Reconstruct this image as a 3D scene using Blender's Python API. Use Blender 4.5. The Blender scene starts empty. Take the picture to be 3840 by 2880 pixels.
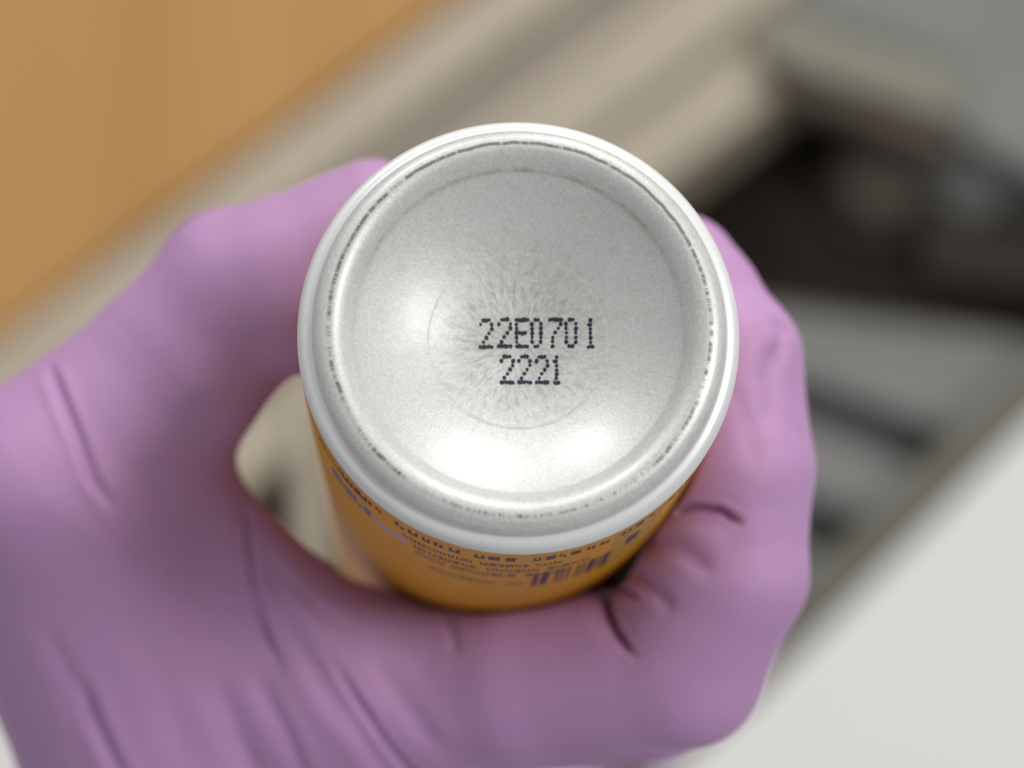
import bpy, bmesh, math, random
import numpy as np
from mathutils import Matrix, Vector

# ------------------------------------------------------------------ frame
# The hand and the can are laid out in millimetres in a "holding frame": x right, y up the
# picture, z towards the viewer, origin 300 mm in front of the lens.  The frame is pitched so
# that the viewer looks down onto the bench.
random.seed(4)
D = 300.0                     # lens to holding plane, mm
S = 31.0                      # photograph pixels (3840 wide) per mm in that plane
PITCH = math.radians(68)
HEIGHT = 0.68                 # holding point above the bench, m
cp, sp = math.cos(PITCH), math.sin(PITCH)
R3 = Matrix(((1, 0, 0), (0, sp, -cp), (0, cp, sp)))
M = Matrix.Translation((0, 0, HEIGHT)) @ R3.to_4x4()

def at(px, py, z=0.0):
    k = (D - z) / D / S
    return np.array(((px - 1920) * k, -(py - 1440) * k, z), dtype=np.float64)

def on_bench(px, py, h=0.0):
    """the point of the level bench (height h, metres) that is seen at a photograph position"""
    o = M @ Vector((0, 0, D * .001))
    d = (R3 @ Vector(((px - 1920) / S, -(py - 1440) / S, -D))).normalized()
    t = (h - o.z) / d.z
    return o + d * t

scene = bpy.context.scene
col = scene.collection

# ------------------------------------------------------------------ camera
cam_d = bpy.data.cameras.new('camera')
cam = bpy.data.objects.new('camera', cam_d); col.objects.link(cam)
cam.matrix_world = M @ Matrix.Translation((0, 0, D * .001))
cam_d.sensor_width = 36
cam_d.lens = 36 * D / (3840 / S)
cam_d.clip_start = .01; cam_d.clip_end = 50
cam_d.dof.use_dof = True
cam_d.dof.focus_distance = (D + 3.5) * .001
cam_d.dof.aperture_fstop = 9.4
cam_d.dof.aperture_blades = 0
scene.camera = cam

# ------------------------------------------------------------------ world and ceiling lamps
w = bpy.data.worlds.new('World'); scene.world = w; w.use_nodes = True
bg = w.node_tree.nodes['Background']
bg.inputs[0].default_value = (.97, .985, 1, 1); bg.inputs[1].default_value = .36
hold = M @ Vector((0, 0, -.02))
def lamp(name, direction, dist, sx, sy, watts, color):
    l = bpy.data.lights.new(name, 'AREA'); l.shape = 'RECTANGLE'; l.size = sx; l.size_y = sy
    l.energy = watts; l.color = color
    o = bpy.data.objects.new(name, l); col.objects.link(o)
    d = Vector(direction).normalized()
    o.location = hold + d * dist
    o.rotation_euler = (-d).to_track_quat('-Z', 'Y').to_euler()
    return o
lamp('ceiling_lamp', R3 @ Vector((.65, .23, .72)), 1.9, .55, .75, 17, (1, .985, .95))
lamp('ceiling_lamp', R3 @ Vector((.28, .95, .13)), 1.9, .5, .4, 14.5, (1, .985, .95))
lamp('ceiling_lamp', R3 @ Vector((-.33, .91, .24)), 1.9, .5, .4, 11.5, (1, .985, .95))

scene.view_settings.view_transform = 'Standard'
scene.view_settings.look = 'None'
scene.view_settings.exposure = 0
scene.view_settings.gamma = 1
scene.cycles.max_bounces = 8
scene.cycles.use_denoising = True

# ------------------------------------------------------------------ helpers
def tag(o, label=None, cat=None, group=None, kind=None):
    if label: o['label'] = label
    if cat: o['category'] = cat
    if group: o['group'] = group
    if kind: o['kind'] = kind
    return o

def mesh_obj(name, verts, faces, mat, parent=None, smooth=True, matrix=None):
    me = bpy.data.meshes.new(name)
    me.from_pydata([tuple(v) for v in verts], [], faces)
    me.validate(); me.update()
    if smooth:
        me.polygons.foreach_set('use_smooth', [True] * len(me.polygons))
    o = bpy.data.objects.new(name, me); col.objects.link(o)
    if mat: me.materials.append(mat)
    if parent: o.parent = parent
    if matrix is not None: o.matrix_world = matrix
    return o

def empty(name, matrix):
    o = bpy.data.objects.new(name, None); col.objects.link(o)
    o.empty_display_size = .01; o.matrix_world = matrix
    return o

class N:
    """tiny node-graph helper"""
    def __init__(s, name):
        s.m = bpy.data.materials.new(name); s.m.use_nodes = True
        s.t = s.m.node_tree; s.b = s.t.nodes['Principled BSDF']
    def n(s, typ, **kw):
        x = s.t.nodes.new(typ)
        for k, v in kw.items(): setattr(x, k, v)
        return x
    def put(s, sock, v):
        if hasattr(v, 'is_linked') or hasattr(v, 'links'): s.t.links.new(v, sock)
        else: sock.default_value = v
    def math(s, op, a, b=0.0, c=None, clamp=False):
        x = s.n('ShaderNodeMath', operation=op); x.use_clamp = clamp
        s.put(x.inputs[0], a); s.put(x.inputs[1], b)
        if c is not None: s.put(x.inputs[2], c)
        return x.outputs[0]
    def ramp(s, v, stops):
        x = s.n('ShaderNodeValToRGB'); s.put(x.inputs[0], v)
        e = x.color_ramp.elements
        while len(e) < len(stops): e.new(.5)
        for i, (p, c) in enumerate(stops):
            e[i].position = p; e[i].color = c if len(c) == 4 else (*c, 1)
        return x.outputs[0]
    def mix(s, f, a, b):
        x = s.n('ShaderNodeMix', data_type='RGBA'); s.put(x.inputs[0], f)
        s.put(x.inputs[6], a); s.put(x.inputs[7], b)
        return x.outputs[2]
    def noise(s, vec, scale, detail=3, rough=.55):
        x = s.n('ShaderNodeTexNoise'); s.put(x.inputs['Vector'], vec)
        x.inputs['Scale'].default_value = scale; x.inputs['Detail'].default_value = detail
        x.inputs['Roughness'].default_value = rough
        return x.outputs[0]
    def coord(s, which='Object'):
        return s.n('ShaderNodeTexCoord').outputs[which]
    def xyz(s, v):
        x = s.n('ShaderNodeSeparateXYZ'); s.put(x.inputs[0], v); return x.outputs
    def vec(s, a, b, c):
        x = s.n('ShaderNodeCombineXYZ')
        for i, q in enumerate((a, b, c)): s.put(x.inputs[i], q)
        return x.outputs[0]
    def bump(s, h, strength, dist):
        x = s.n('ShaderNodeBump'); s.put(x.inputs['Height'], h)
        x.inputs['Strength'].default_value = strength; x.inputs['Distance'].default_value = dist
        s.put(s.b.inputs['Normal'], x.outputs[0])
    def set(s, **kw):
        for k, v in kw.items(): s.put(s.b.inputs[k.replace('_', ' ')], v)
        return s.m

def rgb(r, g, b):
    f = lambda c: (c / 255 / 12.92) if c / 255 <= .04045 else ((c / 255 + .055) / 1.055) ** 2.4
    return (f(r), f(g), f(b), 1)

def plain(name, c, rough=.6, var=.12, scale=30, metallic=0.0):
    m = N(name)
    f = m.noise(m.coord(), scale, 4)
    dark = tuple(x * (1 - var) for x in c[:3]) + (1,)
    lite = tuple(min(1, x * (1 + var)) for x in c[:3]) + (1,)
    return m.set(Base_Color=m.mix(f, dark, lite), Roughness=max(rough, .6), Metallic=metallic, Specular_IOR_Level=.12)

# ------------------------------------------------------------------ materials
def mat_wood():
    m = N('varnished wood')
    x, y, z = m.xyz(m.coord())
    g = m.noise(m.vec(m.math('MULTIPLY', x, 14), m.math('MULTIPLY', y, 1.2), z), 3, 5)
    b = m.noise(m.vec(m.math('MULTIPLY', x, 5), 0.0, 0.0), 3, 1)
    c = m.mix(g, (.47, .26, .098, 1), (.50, .285, .108, 1))
    c = m.mix(m.math('MULTIPLY', m.math('SUBTRACT', b, .35), 2.2, clamp=True), c, (.41, .22, .078, 1))
    return m.set(Base_Color=c, Roughness=.7, Specular_IOR_Level=.1)
WOOD = mat_wood()
BEIGE = plain('beige enamel', (.44, .385, .305, 1), .5)
BEIGE_DARK = plain('beige groove', (.33, .285, .24, 1), .6)
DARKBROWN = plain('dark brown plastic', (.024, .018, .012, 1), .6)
BROWN = plain('brown plastic', (.098, .084, .068, 1), .5)
GREYMETAL = plain('grey painted metal', (.21, .21, .205, 1), .5)
GREYGREEN = plain('grey green enamel', (.212, .217, .206, 1), .5)
CHARCOAL = plain('charcoal rubber', (.14, .14, .136, 1), .7)
OLIVE = plain('olive trim', (.17, .165, .135, 1), .6)
PALEGREY = plain('pale grey enamel', (.36, .37, .36, 1), .6)
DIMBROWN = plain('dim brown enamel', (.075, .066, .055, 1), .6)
BAR = plain('pale olive enamel', (.25, .24, .195, 1), .6)
TAUPE = plain('taupe enamel', (.15, .12, .10, 1), .6)
WHITE = plain('white laminate', (.70, .695, .675, 1), .4, .03, 6)

def mat_glove():
    m = N('purple nitrile')
    o = m.coord()
    f = m.noise(o, 60, 3)
    c = m.mix(f, (.480, .268, .500, 1), (.520, .295, .536, 1))
    m.bump(m.math('ADD', m.noise(o, 420, 4, .6), m.math('MULTIPLY', m.noise(o, 2600, 2), .12)), .16, .0005)
    return m.set(Base_Color=c, Roughness=m.math('MULTIPLY_ADD', m.noise(o, 200, 2), .12, .46),
                 Subsurface_Weight=.12, Subsurface_Radius=(.004, .002, .003), Subsurface_Scale=1.0,
                 Specular_IOR_Level=.32)
GLOVE = mat_glove()

def polar(m):
    x, y, z = m.xyz(m.coord())
    r = m.math('MULTIPLY', m.math('SQRT', m.math('ADD', m.math('MULTIPLY', x, x), m.math('MULTIPLY', y, y))), 1000)
    a = m.math('ARCTAN2', y, x)
    return m.math('MULTIPLY', x, 1000), m.math('MULTIPLY', y, 1000), m.math('MULTIPLY', z, 1000), r, a

def mat_dome():
    m = N('bare drawn aluminium')
    x, y, z, r, a = polar(m)
    ca, sa = m.math('COSINE', a), m.math('SINE', a)
    # fine lines that run outwards from the centre, strongest in the middle
    ray = m.noise(m.vec(m.math('MULTIPLY', ca, 7), m.math('MULTIPLY', sa, 7), m.math('MULTIPLY', r, .42)), 1.8, 5, .75)
    ray2 = m.noise(m.vec(m.math('MULTIPLY', ca, 30), m.math('MULTIPLY', sa, 30), m.math('MULTIPLY', r, .22)), 2.0, 3, .6)
    inner = m.math('SUBTRACT', 1.0, m.math('DIVIDE', m.math('SUBTRACT', r, 6.0), 8.0), clamp=True)
    spk = m.noise(m.vec(x, y, z), 2.6, 4, .75)
    cloud = m.noise(m.vec(x, y, z), .16, 3)
    h = m.math('ADD', m.math('MULTIPLY', m.math('MULTIPLY_ADD', inner, .9, .12), ray), m.math('MULTIPLY', spk, .32))
    h = m.math('ADD', h, m.math('MULTIPLY', ray2, .14))
    m.bump(h, .45, .00025)
    c = m.mix(m.math('MULTIPLY', m.math('SUBTRACT', spk, .40), 2.4, clamp=True), (.60, .60, .59, 1), (.80, .80, .785, 1))
    blot = m.noise(m.vec(x, y, z), .55, 5, .7)
    c = m.mix(m.math('MULTIPLY', m.math('SUBTRACT', blot, .53), 2.6, clamp=True), c, (.52, .51, .47, 1))
    c = m.mix(m.math('MULTIPLY', m.math('MULTIPLY', m.math('SUBTRACT', ray, .45), 3.6, clamp=True), inner), c, (.33, .31, .25, 1))
    c = m.mix(m.math('MULTIPLY', m.math('SUBTRACT', cloud, .55), 1.2, clamp=True), c, (.54, .51, .46, 1))
    # patchy brown ring along the fold where the dome begins, stronger towards the top
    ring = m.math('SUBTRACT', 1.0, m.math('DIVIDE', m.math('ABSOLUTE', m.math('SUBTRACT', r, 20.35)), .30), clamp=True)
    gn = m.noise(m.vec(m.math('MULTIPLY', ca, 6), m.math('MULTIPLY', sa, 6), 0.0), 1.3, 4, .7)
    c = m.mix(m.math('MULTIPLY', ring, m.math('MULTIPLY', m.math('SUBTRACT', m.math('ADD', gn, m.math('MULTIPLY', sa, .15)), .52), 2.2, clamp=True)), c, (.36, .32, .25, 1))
    # scuffed standing rim, worn to short dark dashes
    wob = m.math('MULTIPLY', m.math('SUBTRACT', m.noise(m.vec(m.math('MULTIPLY', ca, 4), m.math('MULTIPLY', sa, 4), 3.0), 2, 3), .5), .5)
    rim = m.math('SUBTRACT', 1.0, m.math('DIVIDE', m.math('ABSOLUTE', m.math('SUBTRACT', m.math('ADD', r, wob), 23.2)), .34), clamp=True)
    dash = m.noise(m.vec(m.math('MULTIPLY', ca, 24), m.math('MULTIPLY', sa, 24), 1.0), 1.6, 3, .75)
    big = m.noise(m.vec(m.math('MULTIPLY', ca, 2), m.math('MULTIPLY', sa, 2), 5.0), 1.2, 2)
    dk = m.math('MULTIPLY', m.math('SUBTRACT', m.math('ADD', dash, m.math('MULTIPLY_ADD', big, .7, m.math('MULTIPLY', sa, .11))), .70), 4.0, clamp=True)
    c = m.mix(m.math('MULTIPLY', m.math('MULTIPLY', rim, 1.6, clamp=True), dk), c, (.20, .19, .16, 1))
    ro = m.math('MULTIPLY_ADD', spk, .15, .36)
    return m.set(Base_Color=c, Metallic=.27, Roughness=ro, Specular_IOR_Level=.5, Coat_Weight=.18, Coat_Roughness=.18)
DOME = mat_dome()

def mat_collar():
    m = N('clear coated white base coat')
    x, y, z, r, a = polar(m)
    spk = m.noise(m.vec(x, y, z), 1.2, 3)
    c = m.mix(spk, (.76, .77, .775, 1), (.84, .845, .85, 1))
    return m.set(Base_Color=c, Metallic=.15, Roughness=.4, Coat_Weight=.3, Coat_Roughness=.15)
COLLAR = mat_collar()

def mat_body():
    m = N('orange printed lacquer')
    x, y, z, r, a = polar(m)
    s = m.math('MULTIPLY', z, -1.0)                   # mm from the standing rim
    f = m.noise(m.vec(x, y, z), .35, 3)
    c = m.mix(f, rgb(212, 146, 20), rgb(222, 156, 32))
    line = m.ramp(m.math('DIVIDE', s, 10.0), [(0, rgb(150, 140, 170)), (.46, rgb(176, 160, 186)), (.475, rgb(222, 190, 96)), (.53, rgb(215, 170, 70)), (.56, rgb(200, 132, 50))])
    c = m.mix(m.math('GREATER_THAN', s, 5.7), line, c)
    return m.set(Base_Color=c, Metallic=.0, Roughness=.5, Specular_IOR_Level=.22)
BODY = mat_body()
INK = N('black jet ink').set(Base_Color=(.018, .017, .040, 1), Roughness=.55)
PRINT_DARK = N('dark plum print').set(Base_Color=(.05, .02, .05, 1), Roughness=.5)
PRINT_BROWN = N('brown print').set(Base_Color=(.16, .08, .045, 1), Roughness=.5)
PRINT_BLUE = N('blue print').set(Base_Color=(.12, .13, .33, 1), Roughness=.5)
PRINT_LILAC = N('lilac print').set(Base_Color=(.42, .34, .56, 1), Roughness=.5)
PRINT_YELLOW = N('yellow print').set(Base_Color=(.48, .28, .01, 1), Roughness=.4)

# ------------------------------------------------------------------ bench
def slab(name, pix, h, thick, mat, parent=None, bevel=.004):
    """a level slab whose top outline follows the given photograph positions at height h"""
    pts = [on_bench(x, y, h) for x, y in pix]
    a = sum(pts[i].x * pts[(i + 1) % len(pts)].y - pts[(i + 1) % len(pts)].x * pts[i].y for i in range(len(pts)))
    if a < 0: pts.reverse()
    bm = bmesh.new()
    top = [bm.verts.new(p) for p in pts]; bot = [bm.verts.new((p.x, p.y, p.z - thick)) for p in pts]
    bm.faces.new(top); bm.faces.new(bot[::-1]); n = len(pts)
    for i in range(n):
        bm.faces.new((top[i], bot[i], bot[(i + 1) % n], top[(i + 1) % n]))
    bmesh.ops.recalc_face_normals(bm, faces=bm.faces)
    if bevel:
        bmesh.ops.bevel(bm, geom=list(bm.edges), offset=bevel, segments=2, affect='EDGES', profile=.5)
    me = bpy.data.meshes.new(name); bm.to_mesh(me); bm.free(); me.materials.append(mat)
    o = bpy.data.objects.new(name, me); col.objects.link(o)
    if parent: o.parent = parent
    return o

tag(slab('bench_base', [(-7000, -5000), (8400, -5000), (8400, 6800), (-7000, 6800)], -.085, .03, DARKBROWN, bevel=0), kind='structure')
tag(slab('wooden_tabletop', [(-7000, -5000), (8400, -5000), (1640, 20), (548, 830), (0, 1255), (-7000, 6384)], 0, .03, WOOD), kind='structure')
tag(slab('white_worktop', [(8000, -2610), (8000, 6600), (-6600, 6600), (-6600, 2520), (1900, 2520), (2300, 3050), (2800, 2640), (3840, 1590)], 0, .03, WHITE), kind='structure')

def along(o, u, a, b, w0, w1):
    """four corners of a strip: from a to b along direction u, from w0 to w1 across it"""
    n = (-u[1], u[0])
    return [(o[0] + u[0] * t + n[0] * q, o[1] + u[1] * t + n[1] * q) for t, q in ((a, w0), (b, w0), (b, w1), (a, w1))]
U1 = (.804, -.595); O1 = (0, 1250)                       # along the long beige rail
fr = empty('bench_frame', Matrix.Translation(on_bench(1500, 500, -.1)))
def child(o, p):
    o.parent = p; o.matrix_parent_inverse = p.matrix_world.inverted(); return o
bpy.context.view_layer.update()
child(slab('rail', along(O1, U1, -2600, 3300, 12, 255), -.004, .05, BEIGE), fr)
child(slab('groove', along(O1, U1, -2600, 3300, 240, 450), -.016, .03, BEIGE_DARK), fr)
child(slab('rail', along(O1, U1, -2600, 3300, 440, 720), -.006, .05, BEIGE), fr)
child(slab('ledge', along(O1, U1, -2600, 3300, 715, 1010), -.016, .05, BEIGE), fr)
child(slab('cross_rail', [(1100, 1450), (1215, 1450), (1225, 2600), (1110, 2600)], -.008, .04, BEIGE), fr)
tag(fr, 'beige grooved frame running diagonally between the wooden tabletop and the dark recess', 'frame')
br = empty('bracket', Matrix.Translation(on_bench(3200, 250, -.02)))
bpy.context.view_layer.update()
child(slab('bar', [(2880, 10), (2960, 40), (3640, 270), (3590, 440), (2940, 230), (2850, 170)], .004, .012, BAR), br)
child(slab('bar_lip', [(2860, 150), (2940, 200), (3600, 420), (3560, 560), (2990, 345), (2870, 270)], -.006, .02, TAUPE), br)
tag(br, 'blurred grey beige bar sloping above the dark recess at top right', 'bar')
gp = slab('grey_panel', [(2600, -1500), (5200, -1500), (5200, 1000), (3900, 650), (3560, 480), (3620, 270), (2960, 30)], -.012, .05, GREYGREEN)
tag(gp, 'grey green panel in the top right corner beyond the sloping bar', 'panel')

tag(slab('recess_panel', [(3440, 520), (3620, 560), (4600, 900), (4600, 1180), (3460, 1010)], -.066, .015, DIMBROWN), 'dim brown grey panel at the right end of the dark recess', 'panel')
def turned(name, px, py, r, prof, mat, base):
    """an upright turned knob standing on height base; prof = (radius share, height share)"""
    c = on_bench(px, py, base); k = (M @ Vector((0, 0, D * .001)) - c).length / (D * .001) / S * .001 * r
    v, f = [], []; seg = 32; n = len(prof)
    for i in range(seg):
        a = 2 * math.pi * i / seg
        v += [(k * q * math.cos(a), k * q * math.sin(a), k * h) for q, h in prof]
    for i in range(seg):
        j = (i + 1) % seg
        for t in range(n - 1): f.append((i * n + t, j * n + t, j * n + t + 1, i * n + t + 1))
    f.append([i * n + n - 1 for i in range(seg)])
    return mesh_obj(name, v, f, mat, matrix=Matrix.Translation(c))
KP = [(1.05, 0), (1.05, .2), (.9, .28), (.86, .7), (.8, .82), (.65, .88)]
tag(turned('round_knob', 3280, 730, 190, KP, BROWN, -.084), 'round dark brown knob in the shadowed recess', 'knob')
tag(turned('round_knob', 3640, 720, 190, [(q, h * 2.2) for q, h in KP], PALEGREY, -.084), 'round grey knob beside the brown knob at the right edge', 'knob')

rk = empty('slatted_tray', Matrix.Translation(on_bench(3300, 1550, -.07)))
bpy.context.view_layer.update()
U2 = (.93, .37); O2 = (2700, 1130)
child(slab('tray_floor', [(2300, 1050), (4600, 1350), (4300, 2300), (2200, 2500)], -.066, .012, CHARCOAL), rk)
for pts in ([(2300, 1200), (2917, 1165), (3840, 1275), (4500, 1360), (4400, 1950), (3510, 1610), (3056, 1440), (2300, 1240)],
            along(O2, U2, -500, 1300, 300, 560), along(O2, U2, -500, 900, 740, 880)):
    child(slab('slat', pts, -.046, .014, GREYMETAL), rk)
tag(rk, 'grey slatted tray in the gap between the gloved fingers and white worktop', 'tray')
tag(slab('worktop_trim', [(6200, -900), (6200, -780), (3845, 1570), (2800, 2620), (2200, 3100), (2080, 3040), (2700, 2500), (3740, 1460)], -.02, .03, OLIVE), 'olive trim strip along the edge of the white worktop', 'trim')

# ------------------------------------------------------------------ the can
CC = at(1952, 1224, 0)
n_ = np.array((.040, .205, 0.0)); n_[2] = math.sqrt(1 - n_ @ n_)
zx = Vector(n_); xx = Vector((1, 0, 0)); xx = (xx - zx * xx.dot(zx)).normalized(); yx = zx.cross(xx)
CAN_L = Matrix((( xx.x, yx.x, zx.x, CC[0] * .001), (xx.y, yx.y, zx.y, CC[1] * .001), (xx.z, yx.z, zx.z, CC[2] * .001), (0, 0, 0, 1)))
CAN = M @ CAN_L
RB = 27.15
can = empty('beverage_can', CAN)
tag(can, 'yellow aluminium drinks can held with its bare silver base towards the viewer', 'can')

def lathe(name, prof, mat, parent, seg=256):
    v, f = [], []
    n = len(prof)
    for i in range(seg):
        a = 2 * math.pi * i / seg; c, s = math.cos(a), math.sin(a)
        v += [(r * c * .001, r * s * .001, -d * .001) for r, d in prof]
    for i in range(seg):
        j = (i + 1) % seg
        for k in range(n - 1):
            f.append((i * n + k, j * n + k, j * n + k + 1, i * n + k + 1))
    o = mesh_obj(name, v, f, mat)
    o.parent = parent; o.matrix_parent_inverse = Matrix()
    bm = bmesh.new(); bm.from_mesh(o.data)
    bmesh.ops.remove_doubles(bm, verts=bm.verts, dist=1e-7)
    bmesh.ops.recalc_face_normals(bm, faces=bm.faces)
    bm.to_mesh(o.data); bm.free()
    return o

def spline(pts, n):
    """Catmull-Rom through profile points"""
    out = []
    P = [pts[0]] + list(pts) + [pts[-1]]
    for i in range(1, len(P) - 2):
        for k in range(n):
            t = k / n
            q = []
            for c in (0, 1):
                p0, p1, p2, p3 = P[i - 1][c], P[i][c], P[i + 1][c], P[i + 2][c]
                q.append(.5 * (2 * p1 + (p2 - p0) * t + (2 * p0 - 5 * p1 + 4 * p2 - p3) * t * t + (3 * p1 - p0 - 3 * p2 + p3) * t ** 3))
            out.append(tuple(q))
    out.append(tuple(pts[-1]))
    return out

RC, R0, SAG0 = 32.0, 20.2, 2.25       # dome: radius of curvature, edge radius, edge depth
def dome_depth(r):
    d = SAG0 + .25 + math.sqrt(RC * RC - r * r) - math.sqrt(RC * RC - R0 * R0)
    if r < 11.3: d -= .05 * min(1, (11.3 - r) / .35)      # the coined centre disc
    return d
prof = [(r, dome_depth(r)) for r in np.concatenate((np.linspace(0.02, 10.7, 30), np.linspace(10.8, 11.5, 9), np.linspace(11.7, 20.1, 24)))]
prof += spline([(20.2, SAG0 + .14), (20.36, SAG0 - .22), (20.75, 1.42), (21.25, .82), (21.8, .38), (22.4, .09), (22.9, .0), (23.4, .07), (24.1, .30), (24.75, .80), (25.15, 1.45), (25.32, 2.05)], 6)
lathe('base_dome', prof, DOME, can)
lathe('base_collar', spline([(25.32, 2.05), (25.42, 2.38), (25.7, 2.52), (26.25, 2.70), (26.7, 3.1), (27.02, 3.8), (RB, 4.5)], 6), COLLAR, can)
body = lathe('body', [(RB, 4.5), (RB, 4.75), (RB, 5.3), (RB, 6), (RB, 30), (RB, 70), (RB, 152)] + spline([(RB, 152), (25.9, 155), (24.6, 158), (24.2, 161)], 6), BODY, can)
lathe('lid', [(24.2, 161), (24.9, 161.6), (25.0, 163.0), (24.4, 163.6), (23.6, 163.0), (23.0, 157.5), (.02, 157.2)], DOME, can)

# jet-printed date code, dot by dot on the dome
FONT = {'2': '.###. #...# ....# ...#. ..#.. .#... #####', 'E': '##### #.... #.... ####. #.... #.... #####',
        '0': '.##. #..# #..# #..# #..# #..# .##.', '7': '##### ....# ...#. ..#.. .#... .#... .#...', '1': '..#. .##. ..#. ..#. ..#. ..#. .###'}
inv = CAN_L.inverted()
def dome_point(px, py):
    """where the sight line meets the dome, in the can's own frame (mm)"""
    o = inv @ Vector((0, 0, D * .001)) * 1000
    p = inv @ Vector(at(px, py, 0) * .001) * 1000
    d = (p - o).normalized(); t = (-dome_depth(5) - o.z) / d.z
    for _ in range(6):
        q = o + d * t
        t = (-dome_depth(math.hypot(q.x, q.y)) - o.z) / d.z
    return o + d * t
def print_code(text, boxes, y0, y1, name):
    v, f = [], []
    rnd = random.Random(name + text)
    for ch, (x0, x1) in zip(text, boxes):
        rows = FONT[ch].split()
        wcol = len(rows[0])
        x0 += 7; x1 -= 7
        jx, jy = rnd.uniform(-2, 2), rnd.uniform(-2, 2)
        for j, row in enumerate(rows):
            for i, c in enumerate(row):
                if c != '#': continue
                px = x0 + (x1 - x0) * i / (wcol - 1) + jx + rnd.uniform(-1.2, 1.2)
                py = y0 + 8 + (y1 - y0 - 16) * j / 6 + jy + rnd.uniform(-1.2, 1.2)
                q = dome_point(px, py)
                rad = rnd.uniform(.23, .32)
                b = len(v)
                v.append(((q.x) * .001, q.y * .001, (-dome_depth(math.hypot(q.x, q.y)) + .035) * .001))
                for k in range(10):
                    a = k * math.pi / 5
                    rr = rad * rnd.uniform(.85, 1.1)
                    X, Y = q.x + rr * .92 * math.cos(a), q.y + rr * math.sin(a) * 1.08
                    v.append((X * .001, Y * .001, (-dome_depth(math.hypot(X, Y)) + .03) * .001))
                for k in range(10): f.append((b, b + 1 + k, b + 1 + (k + 1) % 10))
    o = mesh_obj('date_code', v, f, INK); o.parent = can; o.matrix_parent_inverse = Matrix()
    o['label'] = name
    return o
print_code('22E0701', [(1795, 1852), (1862, 1920), (1930, 1985), (1988, 2036), (2055, 2110), (2115, 2165), (2190, 2228)], 1192, 1308, 'black printed code reading 22E0701')
print_code('2221', [(1873, 1930), (1940, 1996), (2005, 2060), (2065, 2100)], 1330, 1442, 'black printed code reading 2221')

# small print on the side of the can: glyph-like marks wrapped on the lacquer
def side_marks(name, rows, mat, lift=.03):
    """rows: (angle0, angle1, depth, height, mark width range, gap range, fill)"""
    v, f = [], []
    rnd = random.Random(name)
    r = RB + lift
    def quad(a0, a1, s0, s1):
        m = max(1, int((a1 - a0) / .03))
        for k in range(m):
            b = len(v)
            for aa, ss in ((a0 + (a1 - a0) * k / m, s0), (a0 + (a1 - a0) * (k + 1) / m, s0), (a0 + (a1 - a0) * (k + 1) / m, s1), (a0 + (a1 - a0) * k / m, s1)):
                v.append((r * math.cos(aa) * .001, r * math.sin(aa) * .001, -ss * .001))
            f.append((b, b + 1, b + 2, b + 3))
    for a0, a1, s, hgt, mw, gap, word in rows:
        a = math.radians(a0); e = math.radians(a1); left = 0
        while a < e:
            if left <= 0:
                left = rnd.randint(*word); a += rnd.uniform(.5, 1.2) * mw[1] / RB
            wd = rnd.uniform(*mw) / RB
            k = rnd.random()
            if k < .34: quad(a, a + wd, s, s + hgt)                                   # block
            elif k < .67:                                                              # two bars and a foot
                quad(a, a + wd * .3, s, s + hgt); quad(a + wd * .7, a + wd, s, s + hgt); quad(a + wd * .3, a + wd * .7, s + hgt * .7, s + hgt)
            else:
                quad(a, a + wd * .4, s, s + hgt * rnd.uniform(.6, 1)); quad(a + wd * .6, a + wd, s + hgt * rnd.uniform(.1, .5), s + hgt)
            a += wd + rnd.uniform(*gap) / RB; left -= 1
    o = mesh_obj(name, v, f, mat); o.parent = body; o.matrix_parent_inverse = Matrix()
    return o
def solid_mark(name, a0, a1, s0, s1, mat, lift=.02):
    a0, a1 = math.radians(a0), math.radians(a1); v, f = [], []; r = RB + lift; m = 16
    for k in range(m + 1):
        aa = a0 + (a1 - a0) * k / m
        v += [(r * math.cos(aa) * .001, r * math.sin(aa) * .001, -s0 * .001), (r * math.cos(aa) * .001, r * math.sin(aa) * .001, -s1 * .001)]
    for k in range(m): f.append((2 * k, 2 * k + 2, 2 * k + 3, 2 * k + 1))
    o = mesh_obj(name, v, f, mat); o.parent = body; o.matrix_parent_inverse = Matrix()
    return o
side_marks('printed_caption', [(214, 322, 8.0, 3.0, (.8, 1.4), (.35, .8), (3, 6))], PRINT_DARK)
side_marks('printed_text', [(236, 282, 14, 2.4, (.6, 1.1), (.15, .3), (4, 9)), (240, 290, 18.5, 2.4, (.6, 1.1), (.15, .3), (4, 9)),
                            (240, 284, 23, 2.4, (.6, 1.1), (.15, .3), (4, 9)), (246, 272, 31, 2.4, (.6, 1.1), (.15, .3), (4, 9)), (203, 226, 10, 2.2, (.6, 1.1), (.15, .3), (4, 9))], PRINT_BROWN)
def barcode(name, a0, a1, s0, s1, mat):
    v, f = [], []; rnd = random.Random(7); a = a0; r_ = RB + .03
    while a < a1:
        w_ = rnd.choice((.35, .35, .7, 1.0)) / RB * 57.3
        b = len(v)
        for aa, ss in ((a, s0), (a + w_, s0), (a + w_, s1), (a, s1)):
            v.append((r_ * math.cos(math.radians(aa)) * .001, r_ * math.sin(math.radians(aa)) * .001, -ss * .001))
        f.append((b, b + 1, b + 2, b + 3)); a += w_ + rnd.choice((.35, .5, .9)) / RB * 57.3
    o = mesh_obj(name, v, f, mat); o.parent = body; o.matrix_parent_inverse = Matrix()
barcode('printed_barcode', 276, 296, 23, 36, PRINT_DARK)
side_marks('printed_brand_line', [(208, 227, 16.5, 5.0, (1.0, 1.6), (.2, .4), (9, 12))], PRINT_BLUE)
solid_mark('printed_stripe', 227, 240, 19.0, 21.5, PRINT_LILAC)
solid_mark('printed_panel', 297, 314, 7.5, 40, PRINT_YELLOW)
solid_mark('printed_spot', 302, 306, 18, 25, PRINT_DARK, .04)

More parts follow.
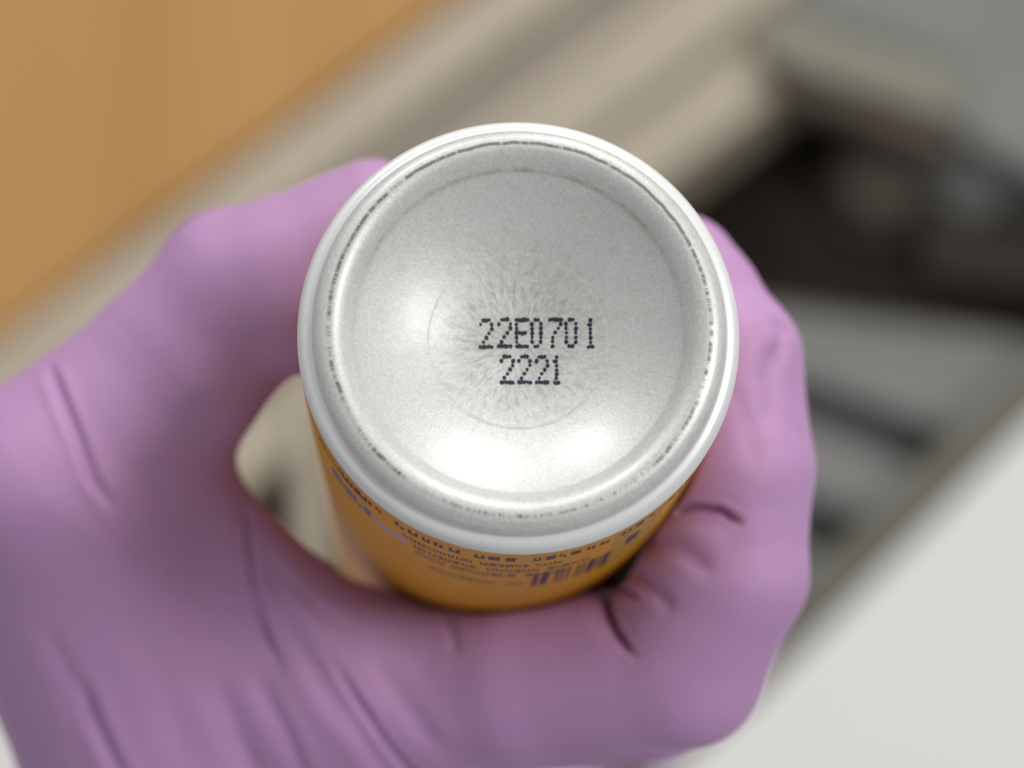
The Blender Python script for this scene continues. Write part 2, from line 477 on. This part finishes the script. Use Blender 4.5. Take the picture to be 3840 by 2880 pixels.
# ------------------------------------------------------------------ the gloved hand
f32 = np.float32
def cap(p, a, b, ra, rb):
    a = a.astype(f32); ba = (b - a).astype(f32)
    h = np.clip(((p - a) @ ba) / f32(ba @ ba), 0, 1)
    q = p - a - h[:, None] * ba
    return np.sqrt(np.einsum('ij,ij->i', q, q)) - (f32(ra) + h * f32(rb - ra))
def tri(p, a, b, c, r):
    a, b, c = (v.astype(f32) for v in (a, b, c))
    ba, pa, cb, pb, ac, pc = b - a, p - a, c - b, p - b, a - c, p - c
    nor = np.cross(ba, ac)
    def seg(e, q):
        h = np.clip((q @ e) / (e @ e), 0, 1); d = q - h[:, None] * e
        return np.einsum('ij,ij->i', d, d)
    inside = (np.sign(pa @ np.cross(ba, nor)) + np.sign(pb @ np.cross(cb, nor)) + np.sign(pc @ np.cross(ac, nor))) < 2.0
    edge = np.minimum(np.minimum(seg(ba, pa), seg(cb, pb)), seg(ac, pc))
    plane = (pa @ nor) ** 2 / (nor @ nor)
    return np.sqrt(np.where(inside, edge, plane)) - f32(r)
def smin(a, b, k):
    h = np.maximum(k - np.abs(a - b), 0) / k
    return np.minimum(a, b) - h * h * (k * .25)

axis = n_.astype(f32); cc = CC.astype(f32)
def chain(p, pts, k):
    d = None
    for (a, ra), (b, rb) in zip(pts[:-1], pts[1:]):
        e = cap(p, a, b, ra, rb)
        d = e if d is None else smin(d, e, k)
    return d
def shifted(pts, dist, grow=1.0, off=(0, 0, 0)):
    o = np.array(off, float)
    return [(a - n_ * dist + o, r * grow) for a, r in pts]

ZI = -57
INDEX = [(at(1330, 2610, ZI - 15), 12.2), (at(1950, 2565, ZI - 2), 11.7), (at(2545, 2495, ZI + 6), 11.9), (at(2725, 2150, ZI + 11), 11.4),
         (at(2735, 1760, ZI + 11), 11.4), (at(2712, 1345, ZI + 9), 10.9), (at(2615, 1150, ZI + 6), 9.6), (at(2545, 1045, ZI + 4), 9.2)]
MIDDLE = shifted(INDEX, 20.5, 1.0, (2.6, 2.2, 0))
RING = shifted(INDEX, 40, .97)
LITTLE = shifted(INDEX, 57, .85, (-2, 2, 0))
T_CMC, T_MCP, T_IP = at(592, 3000, -86), at(225, 1855, -58), at(912, 1112, -56)
THUMB = [(T_CMC, 19), (T_MCP, 18), (at(666, 1392, -57), 13.1), (T_IP, 12.5), (at(1080, 1072, -54), 12.2), (at(1440, 870, -52), 10.6)]
WRIST = at(850, 4300, -122)
ELBOW = at(900, 6600, -140)
def widened(pts, off, rise=0.0):
    out = []
    for i, (a, rr) in enumerate(pts):
        t = pts[min(i + 1, len(pts) - 1)][0] - pts[max(i - 1, 0)][0]; t[2] = 0; t = t / np.linalg.norm(t)
        out.append((a + np.array((t[1] * off, -t[0] * off, rise)), rr - abs(off) * .93))
    return out
TH_A, TH_B = widened(THUMB, 3.4, 4.5), widened(THUMB, -3.4)      # a thumb is broader than it is thick
I_MCP = INDEX[0][0]; L_MCP = LITTLE[0][0]

def hand_sdf(p):
    p = p.astype(f32)
    fing = chain(p, INDEX, 1.2)
    for c in (MIDDLE, RING, LITTLE):
        fing = smin(fing, chain(p, c, 1.2), 1.6)
    palm = tri(p, at(700, 2500, -72), I_MCP + np.array((2, -3, -2)), WRIST, 13.5)
    palm = smin(palm, tri(p, I_MCP, L_MCP, WRIST, 13), 8)
    palm = smin(palm, cap(p, WRIST, ELBOW, 27, 34), 20)
    web = tri(p, at(665, 1880, -59), at(1500, 2620, -67), at(500, 3200, -92), 7.5)
    palm = smin(palm, web, 10)
    th = smin(chain(p, TH_A, 2.0), chain(p, TH_B, 2.0), 7.0)
    d = smin(palm, fing, 7)
    d = smin(d, th, 10)
    # the glove is pressed flat where it touches the can
    q = p - cc
    s = q @ axis
    rad = np.sqrt(np.maximum(np.einsum('ij,ij->i', q, q) - s * s, 0)) - f32(RB + .12)
    return -smin(-d, rad, 1.2)

def trace(pix):
    """march all sight lines at once onto the smooth hand; returns surface points and hit flags"""
    o = np.array((0, 0, D)); d = np.array([at(x, y, 0) - o for x, y in pix]); d /= np.linalg.norm(d, axis=1)[:, None]
    t = np.full(len(d), 200.0)
    for _ in range(110):
        e = hand_sdf(o + d * t[:, None])
        t = np.where(np.abs(e) < .02, t, t + e * .8)
    return o + d * t[:, None], (np.abs(e) < .05) & (t < 500)

# folds of the glove: (positions, depth mm, half width mm, ridge)
FOLDS = [
    # at the bent joint beside the can: thin deep creases, each in a shallow valley
    ([(2252, 2150), (2264, 2220), (2280, 2300), (2310, 2370), (2350, 2425), (2410, 2480)], 2.4, .5, .15, 1),
    ([(2252, 2150), (2264, 2220), (2280, 2300), (2310, 2370), (2350, 2425), (2410, 2480)], .9, 1.5, .1, 1),
    ([(2215, 2165), (2280, 2200)], 2.4, 1.6, .0, 1),
    ([(2262, 2160), (2310, 2192), (2350, 2214), (2410, 2250)], 1.5, .45, .1, 1),
    ([(2330, 2110), (2395, 2150), (2455, 2205), (2540, 2295)], .8, 1.0, .15, 1),
    ([(2390, 2030), (2480, 2035), (2550, 2060), (2700, 2165)], .6, 1.3, .15, 1),
    ([(2420, 1935), (2500, 1912), (2600, 1903), (2700, 1915), (2800, 1975)], 1.9, .46, .15, 1),
    ([(2420, 1945), (2500, 1922), (2600, 1913), (2700, 1930), (2800, 1990)], .7, 1.6, .1, 1),
    ([(2880, 1170), (2945, 1235), (2940, 1290), (2880, 1390)], .65, 1.2, .1, 0),
    ([(2920, 1270), (2885, 1420), (2895, 1640)], .5, 1.6, .2, 0),
    ([(2720, 1400), (2810, 1600), (2830, 1800)], .3, 1.6, .2, 0),
    # thumb and web
    ([(80, 1190), (175, 1350), (230, 1490), (300, 1660), (347, 1794), (450, 1950)], .8, .7, .3, 0),
    ([(928, 1935), (940, 2062), (969, 2279), (998, 2387), (1060, 2540)], .9, .55, .3, 1),
    ([(928, 1935), (940, 2062), (969, 2279), (998, 2387), (1080, 2580)], .5, 1.6, .2, 1),
    ([(965, 2000), (1040, 2200), (1110, 2400), (1200, 2580), (1340, 2800)], .6, 1.3, .35, 0),
    ([(1190, 2370), (1300, 2570), (1374, 2677), (1447, 2785), (1530, 2885), (1640, 3010)], .9, .6, .25, 0),
    ([(1190, 2370), (1300, 2570), (1374, 2677), (1447, 2785), (1530, 2885), (1640, 3010)], .6, 1.9, .3, 0),
    ([(1110, 2360), (1290, 2650), (1420, 2860), (1500, 2990)], .5, 1.3, .3, 0),
    ([(1370, 2420), (1480, 2600), (1660, 2830)], .55, 1.6, .3, 0),
    ([(790, 2480), (890, 2760), (990, 2990)], .8, 1.6, .3, 0),
    ([(920, 2470), (1060, 2730), (1180, 2990)], .45, 1.1, .3, 0),
    ([(290, 2510), (360, 2710), (400, 2800), (500, 3010)], .9, 1.0, .35, 0),
    ([(150, 2320), (270, 2570), (360, 2820)], .45, 1.5, .3, 0),
    ([(480, 2250), (620, 2580), (720, 2940)], .35, 1.8, .3, 0),
    ([(1668, 2265), (1686, 2345), (1715, 2460)], .6, .8, .1, 1),
    ([(1000, 2075), (1090, 2190), (1210, 2300), (1330, 2380)], .3, .9, .25, 0),
]
FOLD3 = []
DENSE = [[(a[0] + (b[0] - a[0]) * k / 4, a[1] + (b[1] - a[1]) * k / 4) for a, b in zip(fo[0][:-1], fo[0][1:]) for k in range(4)] + [fo[0][-1]] for fo in FOLDS]
HITS, OKAY = trace([q for l in DENSE for q in l])
pos_ = 0
for line, (_, amp, wd, ridge, full) in zip(DENSE, FOLDS):
    pts, ok = HITS[pos_:pos_ + len(line)], OKAY[pos_:pos_ + len(line)]
    pos_ += len(line)
    pts = pts[ok & ((pts[:, 2] > -60) | (pts[:, 1] < -40))]
    if len(pts) > 1: FOLD3.append((pts, amp, wd, ridge, full))

def fold_depth(p):
    out = np.zeros(len(p), f32)
    for pts, amp, wd, ridge, full in FOLD3:
        lo, hi = pts.min(0) - 4 * wd - 1, pts.max(0) + 4 * wd + 1
        m = np.all((p > lo) & (p < hi), axis=1)
        if not m.any(): continue
        q = p[m]; best = np.full(len(q), 1e9); par = np.zeros(len(q))
        L = 0; lens = np.linalg.norm(np.diff(pts, axis=0), axis=1); tot = lens.sum()
        for a, b, l in zip(pts[:-1], pts[1:], lens):
            e = b - a; h = np.clip(((q - a) @ e) / (e @ e), 0, 1)
            dd = np.linalg.norm(q - a - h[:, None] * e, axis=1)
            k = dd < best
            best[k] = dd[k]; par[k] = (L + h[k] * l) / tot
            L += l
        fade = np.clip(np.minimum(par + .28 * full, 1 - par) / .28, 0, 1)
        fade = fade * fade * (3 - 2 * fade)
        t = best / wd
        out[m] += fade * amp * (np.exp(-t * t) - ridge * np.exp(-((t - 2.3) / 1.1) ** 2))
    return out

def wob(p):
    """slow unevenness of a hand inside a thin glove"""
    x, y, z = p[:, 0], p[:, 1], p[:, 2]
    return (.35 * np.sin(x * .11 + .6 * np.sin(y * .09 + 1)) * np.sin(y * .13 + .08 * z) +
            .12 * np.sin(x * .27 - y * .19 + 1.3 * np.sin(y * .07)) * np.sin(y * .21 + x * .08 + 2)).astype(f32)

def nets(lo, hi, h):
    """surface nets: one vertex per mixed cell, one quad per crossed grid edge"""
    nx, ny, nz = (int((b - a) / h) + 1 for a, b in zip(lo, hi))
    gx, gy, gz = (np.arange(n, dtype=f32) * h + a for n, a in zip((nx, ny, nz), lo))
    F = np.empty((nx, ny, nz), f32)
    YZ = np.stack(np.meshgrid(gy, gz, indexing='ij'), -1).reshape(-1, 2)
    step = 12
    for i in range(0, nx, step):
        xs = gx[i:i + step]
        P = np.empty((len(xs), len(YZ), 3), f32)
        P[:, :, 0] = xs[:, None]; P[:, :, 1:] = YZ[None]
        F[i:i + step] = hand_sdf(P.reshape(-1, 3)).reshape(len(xs), ny, nz)
    neg = F < 0
    acc = np.zeros((nx - 1, ny - 1, nz - 1, 3), f32); cnt = np.zeros((nx - 1, ny - 1, nz - 1), f32)
    cs = [(i, j, k) for i in (0, 1) for j in (0, 1) for k in (0, 1)]
    sl = lambda c: tuple(slice(c[q], F.shape[q] - 1 + c[q]) for q in range(3))
    for c0 in cs:
        for ax in range(3):
            if c0[ax]: continue
            c1 = list(c0); c1[ax] = 1; c1 = tuple(c1)
            a, b = F[sl(c0)], F[sl(c1)]
            x = neg[sl(c0)] != neg[sl(c1)]
            t = np.where(x, a / np.where(x, a - b, 1), 0)
            for q in range(3):
                acc[..., q] += np.where(x, c0[q] + (t if q == ax else 0), 0)
            cnt += x
    act = cnt > 0
    idx = np.full(act.shape, -1, np.int64); idx[act] = np.arange(act.sum())
    base = np.argwhere(act).astype(f32)
    V = (base + acc[act] / cnt[act][:, None]) * h + np.array(lo, f32)
    faces = []
    for ax in range(3):
        u, v = (ax + 1) % 3, (ax + 2) % 3
        a = [slice(None)] * 3; b = [slice(None)] * 3
        a[ax] = slice(0, -1); b[ax] = slice(1, None)
        x = neg[tuple(a)] != neg[tuple(b)]
        pos = np.argwhere(x)
        ok = (pos[:, u] > 0) & (pos[:, v] > 0) & (pos[:, u] < F.shape[u] - 1) & (pos[:, v] < F.shape[v] - 1)
        pos = pos[ok]
        def cell(du, dv):
            q = pos.copy(); q[:, u] += du; q[:, v] += dv
            return idx[q[:, 0], q[:, 1], q[:, 2]]
        qd = np.stack((cell(-1, -1), cell(0, -1), cell(0, 0), cell(-1, 0)), 1)
        flip = ~neg[pos[:, 0], pos[:, 1], pos[:, 2]]
        qd[flip] = qd[flip][:, ::-1]
        faces.append(qd)
    return V, np.concatenate(faces)

V, Q = nets((-110, -150, -150), (62, 45, -30), 1.8)
me = bpy.data.meshes.new('gloved_hand')
me.from_pydata((V * .001).tolist(), [], Q.tolist()); me.update()
hand = bpy.data.objects.new('gloved_hand', me); col.objects.link(hand)
sub = hand.modifiers.new('s', 'SUBSURF'); sub.subdivision_type = 'CATMULL_CLARK'; sub.levels = 2
dg = bpy.context.evaluated_depsgraph_get()
me2 = bpy.data.meshes.new_from_object(hand.evaluated_get(dg))
hand.modifiers.clear(); hand.data = me2; me2.name = 'gloved_hand'
nv = len(me2.vertices)
co = np.empty(nv * 3, f32); me2.vertices.foreach_get('co', co)
P = co.reshape(-1, 3) * 1000
EPS = .25
near = np.zeros(nv, bool)
for pts, amp, wd, ridge, full in FOLD3:
    fine = np.concatenate([a + (b - a) * np.linspace(0, 1, 12)[:, None] for a, b in zip(pts[:-1], pts[1:])])[::4]
    m = np.flatnonzero(np.all((P > pts.min(0) - 4) & (P < pts.max(0) + 4), axis=1))
    dd = np.min([np.einsum('ij,ij->i', P[m] - q, P[m] - q) for q in fine.astype(f32)], axis=0)
    near[m[dd < (2.6 * wd + .5) ** 2]] = True
bm = bmesh.new(); bm.from_mesh(me2); bm.verts.ensure_lookup_table()
bmesh.ops.subdivide_edges(bm, edges=[e for e in bm.edges if near[e.verts[0].index] and near[e.verts[1].index]], cuts=1, use_grid_fill=True)
bm.to_mesh(me2); bm.free()
nv = len(me2.vertices)
co = np.empty(nv * 3, f32); me2.vertices.foreach_get('co', co)
P = co.reshape(-1, 3) * 1000
g = np.zeros_like(P)
for k in ((1, -1, -1), (-1, -1, 1), (-1, 1, -1), (1, 1, 1)):
    k = np.array(k, f32); g += k * hand_sdf(P + k * EPS)[:, None]
g /= np.maximum(np.linalg.norm(g, axis=1, keepdims=True), 1e-6)
for it in range(2):
    d = hand_sdf(P) + wob(P)
    P = (P - g * np.clip(d, -2.5, 2.5)[:, None] * .95).astype(f32)
P = (P - g * fold_depth(P)[:, None]).astype(f32)
me2.vertices.foreach_set('co', (P * .001).ravel())
me2.polygons.foreach_set('use_smooth', [True] * len(me2.polygons))
me2.materials.clear(); me2.materials.append(GLOVE); me2.update()
hand.matrix_world = M
tag(hand, 'right hand in a purple nitrile glove gripping the yellow can', 'hand')
print('HAND verts', nv)
